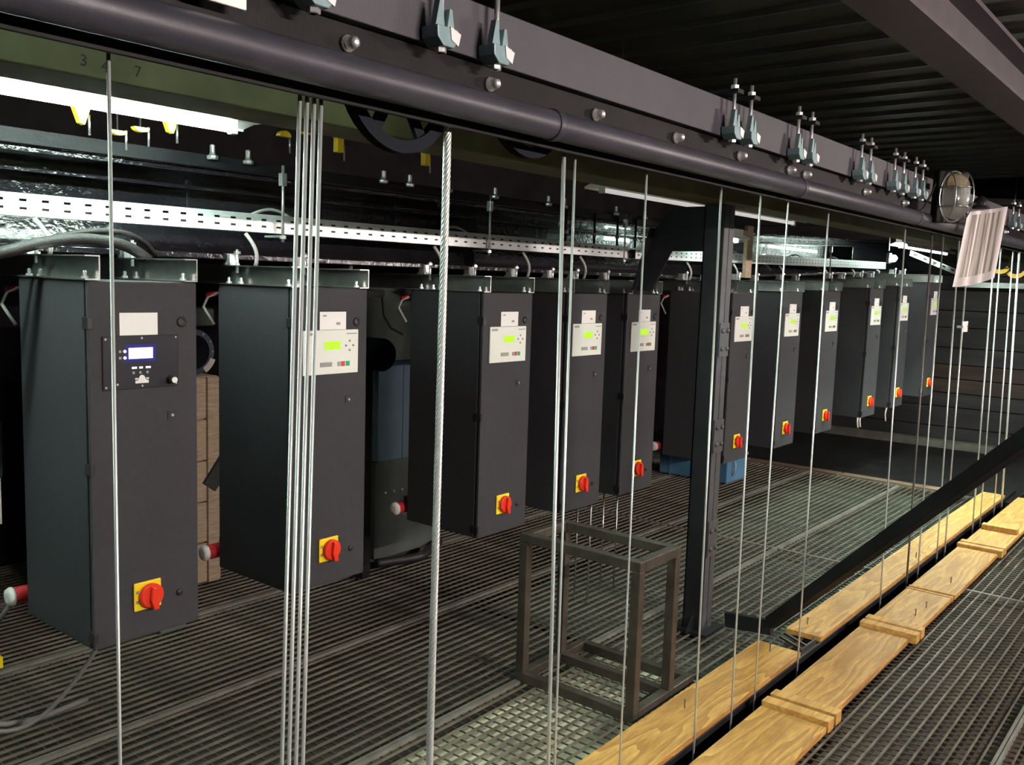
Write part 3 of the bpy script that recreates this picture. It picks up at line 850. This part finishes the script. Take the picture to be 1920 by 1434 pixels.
# ================================================================== LAMPS
def fluorescent(x0, x1, y, z, label, tube_m, lip=.0, reflector=True, hang='rods', far_lip=.0, flat=False):
    t = empty('fluorescent_lamp', (x0, y, z), label, 'lamp', 'fluorescent fittings')
    L = x1 - x0
    # body and a flared white reflector; lip = how far the near edge drops below the far edge
    MB().box(0, L, -.03, .03, .045, .09).build('body', 'lamp_white', t, .004)
    if reflector:
        prof = [(-.11, .030), (-.108, .038), (-.03, .052), (.03, .052), (.108, .038), (.11, .030)] if flat else [(-.085, .020 - lip), (-.082, .030), (-.030, .052), (.030, .052), (.082, .030), (.085, .020 - far_lip)]
        k = [(p[0] * .97, p[1] - .003) for p in prof]
        MB().prism(prof + k[::-1], 'x', 0, L).build('reflector', 'lamp_white', t)
        if far_lip:
            for xx in (-.003, L):
                MB().prism(prof, 'x', xx, xx + .003).build('end_plate', 'lamp_white', t)
    mg = .13 if flat else .06
    MB().lathe([(.013, 0), (.013, L - 2 * mg)], (mg, 0, .012), (1, 0, 0), 12).build('tube', tube_m, t)
    for xx in (mg - .025, L - mg):
        MB().box(xx, xx + .025, -.014, .014, -.006, .052).build('lampholder', 'lamp_white', t, .002)
    for xx in (.2, L - .2):
        if hang == 'rods':
            MB().cyl((xx, 0, .09), (xx, 0, 3.12 - z), .004, 6).build('suspension', 'zinc', t)
        else:
            # arm that reaches back and stands on the olive beam
            MB().box(xx, xx + .025, .0, .40, .09, .098).build('arm', 'black_steel', t)
            MB().box(xx, xx + .025, .375, .40, 2.334 - z, .09).build('arm', 'black_steel', t)
    return t
YL = 2.82; ZL = 2.258
fluorescent(.2, 2.02, YL, ZL, 'bright fluorescent lamp at the top left above the leftmost cabinet', 'tube_lit', flat=True)
fluorescent(4.18, 6.95, 2.82, ZL + .012, 'long faintly glowing fluorescent batten in the middle beyond the pipe', 'tube_off')
fluorescent(9.2, 11.0, 2.70, ZL - .05, 'farthest fluorescent lamp above the last cabinets', 'tube_far', .01)
fluorescent(5.72, 6.20, 2.93, 2.10, 'short unseen fluorescent lamp added behind the head of the column', 'tube_far')  # unseen lamp, added to brighten the tray near the column
fluorescent(-1.7, .05, YL, ZL, 'fluorescent lamp of the same row just left of the picture', 'tube_lit')
# unseen fittings added behind the channel beam and girder as fill light
fluorescent(7.0, 9.3, 1.64, 2.35, 'unseen fill lamp added behind the channel beam above the far planks', 'fill_mid', .07, hang='arm', far_lip=.13)
fluorescent(2.95, 3.9, 1.64, 2.35, 'unseen fill lamp added behind the channel beam above the steel frame', 'fill_soft', .07, hang='arm', far_lip=.13)
fluorescent(-.3, 1.9, 1.70, 2.35, 'dim unseen fill lamp added behind the channel beam at the left', 'fill_dim', hang='arm')
fluorescent(1.2, 3.0, 4.6, 2.85, 'dim unseen fill lamp added high up behind the girder', 'fill_dim')
# unseen bare battens added on the near side to light planks and cabinet fronts
fluorescent(1.4, 3.0, -2.9, 2.5, 'unseen bare fluorescent batten added on the near side', 'fill_near', reflector=False)
fluorescent(7.2, 8.8, -2.9, 2.5, 'unseen bare fluorescent batten added farther along the near side', 'fill_near', reflector=False)

bl = empty('bulkhead_light', (9.15, 2.75, 2.10), 'small glowing bulkhead light left of the farthest fluorescent lamp', 'lamp')
MB().box(-.04, .04, .0, .03, -.05, .05).build('base', 'galv', bl, .005)
MB().lathe([(.032, 0), (.036, .02), (.03, .045), (.012, .06)], (0, 0, 0), (0, -1, 0), 14).build('globe', 'bulb_lit', bl)
MB().cyl((0, .02, .07), (0, .02, 1.02), .006, 6).build('stem', 'zinc', bl)

# caged oval lamp on the channel beam (unlit)
cg = empty('caged_lamp', (5.27, 1.315, 2.288), 'unlit oval wall lamp with a wire cage clamped on the channel beam', 'lamp', rz=R(-42))
MB().box(-.02, .02, .0, .09, .05, .08).build('arm', 'black_steel', cg)
MB().box(-.085, .085, -.045, .02, -.135, .135).build('base', 'black_steel', cg, .01)
def dome(a, b, c, y0, n=20, m=8):
    s = MB(); rows = []
    for j in range(m + 1):
        ph = (math.pi / 2) * j / m
        k = len(s.v); rows.append(k)
        for i in range(n):
            t = 2 * math.pi * i / n
            ct, st = math.cos(t), math.sin(t)
            ex = math.copysign(abs(ct) ** .7, ct); ez = math.copysign(abs(st) ** .7, st)
            s.v.append((a * ex * math.cos(ph) ** .6, y0 - c * math.sin(ph), b * ez * math.cos(ph) ** .6))
    for r0_, r1_ in zip(rows, rows[1:]):
        for i in range(n):
            j = (i + 1) % n
            s.f.append((r0_ + i, r0_ + j, r1_ + j, r1_ + i)); s.sm.append(True)
    s.f.append(tuple(rows[0] + i for i in range(n))); s.sm.append(False)
    return s
dome(.070, .122, .085, -.045).build('glass_dome', 'glass', cg)
MB().box(-.060, .060, -.050, -.046, -.10, .10).build('inner_reflector', 'galv', cg, .002)
dome(.045, .035, .02, -.05, 14, 5).build('amber_cap', 'amber', cg).location = (0, 0, .07)
MB().lathe([(.018, 0), (.024, .05), (.02, .1)], (.025, -.075, -.05), (0, 0, 1), 10).build('lamp_tube', 'lamp_white', cg)
def cage_arc(axis, off):
    pts = []
    for k in range(15):
        t = math.pi * k / 14
        if axis == 'z': pts.append((off, -.045 - .096 * math.sin(t), .130 * math.cos(t)))
        else: pts.append((.078 * math.cos(t), -.045 - .092 * math.sin(t), off))
    return MB().tube(pts, .0035, 6)
for off in (-.05, .05):
    cage_arc('z', off).build('cage_wire', 'galv', cg)
for off in (-.055, .045):
    cage_arc('x', off).build('cage_wire', 'galv', cg)
rm = MB()
rm.tube([(.080 * math.cos(2 * math.pi * k / 24), -.047, .132 * math.sin(2 * math.pi * k / 24)) for k in range(25)], .005, 6)
rm.build('cage_rim', 'galv', cg)
tag(MB().tube([(5.02, 1.395, 2.19), (5.08, 1.385, 2.215), (5.14, 1.37, 2.28), (5.20, 1.36, 2.36), (5.22, 1.38, 2.40)], .005, 8).build('lamp_lead', 'cable_black'), 'black lead curving up to the caged lamp', 'cable')

# hanging printed sheet
ps = empty('paper_sheet', (5.77, 1.237, 2.27), 'curled pinkish printed paper sheet hanging beside the caged lamp', 'paper')
tl, tr_, br_, bl_ = Vector((5.737, 1.317, 2.249)), Vector((5.884, 1.143, 2.286)), Vector((5.814, 1.156, 1.881)), Vector((5.653, 1.345, 1.819))
nrm = (tr_ - tl).cross(bl_ - tl).normalized()
w = MB(); nu, nv = 16, 24; org = Vector((5.77, 1.237, 2.27)); uvs = []
vals = []
for off in (0, .0012):
    for j in range(nv + 1):
        for i in range(nu + 1):
            a, b = i / nu, j / nv
            p = tl.lerp(tr_, a).lerp(bl_.lerp(br_, a), b)
            p = p + nrm * (.022 * math.sin(a * math.pi) * (1 - .5 * b) + .02 * a * a * b + off + .006 * math.sin(a * 19))
            p = p + Vector((0, 0, -.012 * math.sin(a * math.pi) * b))
            w.v.append(tuple(p - org)); vals.append((a, 1 - b))
o2 = (nu + 1) * (nv + 1)
for j in range(nv):
    for i in range(nu):
        k = j * (nu + 1) + i
        w.f.append((k, k + 1, k + nu + 2, k + nu + 1)); w.sm.append(True)
        w.f.append((o2 + k, o2 + k + nu + 1, o2 + k + nu + 2, o2 + k + 1)); w.sm.append(True)
sh = bpy.data.objects.new('sheet', w.mesh('sheet', 'printed_sheet')); col.objects.link(sh); sh.parent = ps
ul = sh.data.uv_layers.new(name='UVMap')
for lp in sh.data.loops:
    ul.data[lp.index].uv = vals[lp.vertex_index]
MB().box(-.02, .02, .0, .183, .015, .03).build('clip', 'galv', ps)
MB().lathe([(.05, 0), (.035, .05), (.012, .07)], (.02, .03, .0), (0, 0, 1), 14).build('holder_cone', 'black_steel', ps)

# ================================================================== YELLOW ROPE GUIDES between olive beam and girder
def guide(x, z, kind, label):
    t = empty('rope_guide', (x, 3.0, z), label, 'rope guide', 'yellow rope guides')
    pts = [(.028 * math.cos(a), .022 * math.sin(a)) for a in [math.pi * k / 10 for k in range(11)]]
    if kind == 'up':
        MB().prism(pts, 'y', -.012, .012).build('segment', 'yellow', t)
    elif kind == 'down':
        MB().prism([(p[0], -p[1] * .7) for p in pts], 'y', -.012, .012).build('segment', 'yellow', t)
    elif kind == 'wedge':
        MB().prism([(-.025, .025), (.028, .02), (.01, -.03), (-.006, -.025)], 'y', -.012, .012).build('segment', 'yellow', t)
    else:
        MB().box(-.018, .018, -.014, .014, -.03, .03).build('segment', 'yellow', t, .003)
        MB().box(-.022, .022, -.016, .016, .03, .036).build('cap', 'galv', t)
    MB().cyl((.03, 0, -.06), (.03, 0, .005), .004, 6).build('pin', 'galv', t)
    MB().cyl((0, 0, .0), (0, .02, 1.05 - (z - 2.0)), .003, 6).build('suspension', 'black_steel', t)
for x, z, k, l in ((1.455, 2.264, 'wedge', 'yellow wedge-shaped rope guide under the lamp, leftmost'), (1.58, 2.232, 'down', 'yellow half-round rope guide just right of the first cable'),
                   (1.661, 2.254, 'down', 'yellow half-round rope guide, third from the left'), (1.768, 2.280, 'wedge', 'small yellow rope guide touching the lamp tube'),
                   (2.254, 2.306, 'up', 'yellow half-round rope guide left of the four cables'), (2.365, 2.330, 'up', 'yellow half-round rope guide behind the four cables'),
                   (2.53, 2.31, 'box', 'yellow square rope guide right of the four cables'), (3.041, 2.315, 'box', 'dim yellow rope guide left of the thick rope')):
    guide(x, z, k, l)
for i, (x, y, z) in enumerate(((11.0, 2.16, 2.10), (11.25, 2.05, 2.06))):
    pts = [(.10 * math.cos(a), .09 * math.sin(a)) for a in [math.pi * (1.15 + .75 * k / 10) for k in range(11)]]
    pts2 = [(.075 * math.cos(a), .055 * math.sin(a) + .01) for a in [math.pi * (1.9 - .75 * k / 10) for k in range(11)]]
    t = MB().prism(pts + pts2, 'y', -.015, .015).build('yellow_hook', 'yellow')
    t.location = (x, y, z); t.rotation_euler = (0, 0, R(-60))
    MB().cyl((.09, 0, 0), (.09, 0, 3.12 - z), .005, 6).build('hook_rod', 'galv', t)
    tag(t, ('yellow crescent hook right below the hanging sheet', 'yellow crescent hook at the right edge of the picture')[i], 'hook', 'far yellow hooks')
# far galvanised struts
st = empty('perforated_strut', (10.3, 2.9, 2.2), 'slanting perforated steel strut below the farthest lamp', 'strut')
MB().bar((0, 0, 0), (1.3, -.35, -.24), .005, .06).build('web', 'galv_tray', st)
for k in range(7):
    p = Vector((0, 0, 0)).lerp(Vector((1.3, -.35, -.24)), (k + .5) / 7)
    MB().bar(p + Vector((-.03, -.004, .006)), p + Vector((.03, -.02, -.006)), .006, .018).build('slot', 'cabinet_seam', st)
s2 = MB().box(11.55, 11.6, .4, 2.7, 1.86, 1.92).build('wall_strut', 'galv')
tag(s2, 'level perforated steel strut on the end wall', 'strut')
ld = empty('wire_ladder', (11.4, 1.45, 0), 'thin wire ladder hanging before the end wall at the right', 'ladder')
for y in (-.05, .05):
    MB().cyl((0, y, .2), (0, y, 2.4), .006, 6).build('stile', 'galv', ld)
for k in range(14):
    MB().cyl((0, -.05, .5 + .12 * k), (0, .05, .5 + .12 * k), .005, 6).build('rung', 'galv', ld)

op = empty('timber_post', (6.40, 2.99, 1.80), 'pale orange timber post with a rail just right of the column head', 'timber')
MB().box(0.07, .17, 0, .03, .05, .44).build('post', 'card_brown', op, .003)
MB().box(-.12, .07, 0, .03, .36, .40).build('rail', 'card_brown', op, .003)
MB().box(.07, .17, .03, .112, .05, .075).build('foot', 'card_brown', op, .003)
# ================================================================== MACHINES behind the cabinets
wd = empty('winch_drum', (2.43, 3.95, 1.385), 'dark winch drum with bolted flange between first and second cabinet', 'winch')
MB().lathe([(.145, -.25), (.145, .02), (.108, .02), (.10, -.12), (.03, -.14)], (0, 0, 0), (0, -1, 0), 36).build('drum', 'drum', wd)
fl_ = MB().lathe([(.108, .022), (.142, .022), (.142, .032), (.108, .032), (.108, .022)], (0, 0, 0), (0, -1, 0), 36, False, False).build('flange', 'flange', wd)
for k in range(12):
    a = 2 * math.pi * k / 12
    MB().lathe([(.006, .032), (.006, .04)], (.126 * math.cos(a), 0, .126 * math.sin(a)), (0, -1, 0), 6, False).build('flange_bolt', 'zinc', fl_)
tp = MB().prism([(.150 * math.cos(a), .150 * math.sin(a)) for a in (R(-20), R(-30), R(-40), R(-50), R(-60))] + [(.112 * math.cos(a), .112 * math.sin(a)) for a in (R(-60), R(-50), R(-40), R(-30), R(-20))], 'y', -.046, -.034).build('tape_patch', 'tape', wd)
wd.scale = (.78, .78, .78)
MB().box(-.2, -.02, .04, .24, -1.77, -.13).build('pedestal', 'green_grey', wd, .01)
MB().box(-.03, .10, -.1, .1, .165, .27).build('gear_case', 'green_grey', wd, .008)
cb = empty('crate', (2.18, 4.47, 0), 'pale brown boarded crate behind the winch drum', 'crate')
for k in range(5):
    MB().box(0, .75, 0, .03, .02 + k * .235, .245 + k * .235).build('board', 'card_brown', cb, .003)
for x in (0.02, .66):
    MB().box(x, x + .07, -.02, 0, .02, 1.19).build('batten', 'card_brown', cb, .003)
MB().box(0, .75, .03, .5, .02, 1.19).build('box', 'card_brown', cb)
tag(MB().bar((2.30, 3.6, .80), (2.62, 3.6, 1.22), .02, .07).build('webbing_strap', 'cable_black'), 'black slanting strap between the first and second cabinet', 'strap')

bc = empty('blue_cabinet', (3.70, 4.0, 0), 'blue-grey steel cabinet standing behind the second and third cabinet', 'cabinet')
MB().box(0, .55, 0, .4, .66, 1.24).build('body', 'blue_cabinet', bc, .006)
MB().box(.20, .204, -.002, 0, .66, 1.24).build('door_seam', 'cabinet_seam', bc)
MB().box(0, .55, .02, .38, .05, .655).build('stand', 'green_grey', bc)
for k in range(7):
    MB().lathe([(.008, 0), (.008, .012)], (.08 + k * .07, .02, .46), (0, -1, 0), 8).build('terminal', 'zinc', bc)
MB().box(-.02, .7, .1, .16, 1.26, 1.72).build('back_board', 'green_grey', bc)
m1 = empty('motor', (3.56, 3.80, 1.33), 'round black motor behind the right edge of the second cabinet', 'motor')
MB().lathe([(.03, -.02), (.085, 0), (.095, .02), (.095, .26), (.08, .28)], (0, 0, 0), (0, 1, 0), 24).build('housing', 'drum', m1)
MB().box(-.06, .0, .10, .24, -1.32, -.08).build('bracket', 'black_steel', m1)
tag(MB().tube([(3.80, 4.094, 1.66), (3.82, 4.094, 1.54), (3.88, 4.094, 1.46), (3.98, 4.094, 1.42)], .006, 6).build('thin_lead', 'cable_black'), 'thin black lead curving in front of the grey back board', 'cable')
pd = empty('conduit', (2.46, 3.36, 1.69), 'grey round conduit lying behind the second and third cabinet tops', 'pipe')
MB().lathe([(.028, 0), (.028, .5), (.020, .52), (.020, .66)], (0, 0, 0), (1, 0, 0), 14).build('tube', 'galv', pd)
for x in (.12, .42):
    MB().box(x, x + .02, -.03, .03, -.03, .13).build('strap', 'galv', pd)
# left edge machine
lm = empty('lift_machine', (.9, 3.75, 0), 'dark machine frame at the left edge behind the first cabinet', 'machine')
MB().box(0, .06, 0, .06, 0, 1.75).build('post', 'black_steel', lm)
MB().box(.16, .22, .1, .16, 0, 1.75).build('post', 'ibeam', lm)
MB().lathe([(.05, 0), (.05, 1.1)], (.36, .1, .75), (0, 0, 1), 16).build('polished_pipe', 'chrome', lm)
MB().box(-.4, .60, .02, .3, .93, 1.17).build('gear_box', 'blue_cabinet', lm, .02)
MB().lathe([(.045, 0), (.05, .03), (.035, .07)], (.48, .0, 1.22), (0, -1, 0), 14).build('brass_cap', 'card_brown', lm)
for x in (-.2, .0, .2, .4):
    MB().box(x, x + .03, .2, .24, .0, .93).build('bar', 'black_steel', lm)
MB().box(-.4, .60, .2, .24, .55, .60).build('rail', 'black_steel', lm)
wb = MB().box(-.2, 1.75, 4.7, 4.74, .5, 1.0).build('bright_sheet', 'white_label')
wb.location = (.1, 0, 0)
tag(wb, 'pale sheet leaning in the background at the left edge', 'panel')
ye = MB().box(.3, 1.6, 4.1, 4.14, .02, .07).build('yellow_rail', 'switch_yellow')
tag(ye, 'low yellow rail on the floor at the left edge', 'rail')

bx = empty('blue_crate', (7.55, 3.55, .002), 'light blue plastic crate on the floor under the sixth cabinet', 'crate')
MB().box(0, .4, 0, .70, 0, .25).build('body', 'blue_box', bx, .012)
MB().box(-.012, .412, -.012, .712, .22, .25).build('rim', 'blue_box', bx, .004)
for y in (.12, .35, .58):
    MB().box(-.010, 0, y - .012, y + .012, .0, .22).build('rib', 'blue_box', bx)
MB().tube([(.1, -.002, .06), (.1, -.03, .12), (.1, -.03, .18), (.1, -.002, .22)], .007, 6).build('handle', 'cable_grey', bx)

# loose black leads on the grating by the cabinets
def lead(pts, r, m, label):
    pts = [Vector(p) for p in pts]; out = []
    for a, b in zip(pts, pts[1:]):
        for k in range(6): out.append(a.lerp(b, k / 6))
    out.append(pts[-1])
    for _ in range(8):
        out = [out[0]] + [(out[i - 1] + out[i] * 2 + out[i + 1]) / 4 for i in range(1, len(out) - 1)] + [out[-1]]
    tag(MB().tube(out, r, 8).build('floor_lead', m), label, 'cable', 'leads by the cabinets')
lead([(4.25, 4.0, .06), (4.1, 3.95, .04), (3.98, 3.9, .035), (3.85, 3.95, .035), (3.7, 4.0, .035)], .03, 'cable_black', 'thick black lead bundle on the grating left of the third cabinet')
lead([(1.30, 3.26, .6), (1.24, 3.4, .4), (1.2, 3.5, .1), (1.42, 3.42, .015), (1.62, 3.3, .3), (1.65, 3.2, .55)], .009, 'lead_grey', 'pale lead looping on the floor below the leftmost cabinet')
lead([(1.0, 3.9, .5), (1.1, 3.7, .15), (1.38, 3.5, .02), (1.7, 3.55, .02)], .012, 'lead_grey', 'pale hose curving along the floor at the left edge')
# loose ends below the far cabinets
for i, (x, y) in enumerate(((8.86, 2.85), (8.93, 2.85), (9.55, 2.8))):
    lead([(x, y, .68), (x + .03, y, .62), (x - .03, y, .55), (x + .01, y, .47)], .009, 'tape', ('left pale cord end', 'right pale cord end', 'single pale cord end')[i] + ' dangling below the far cabinets')
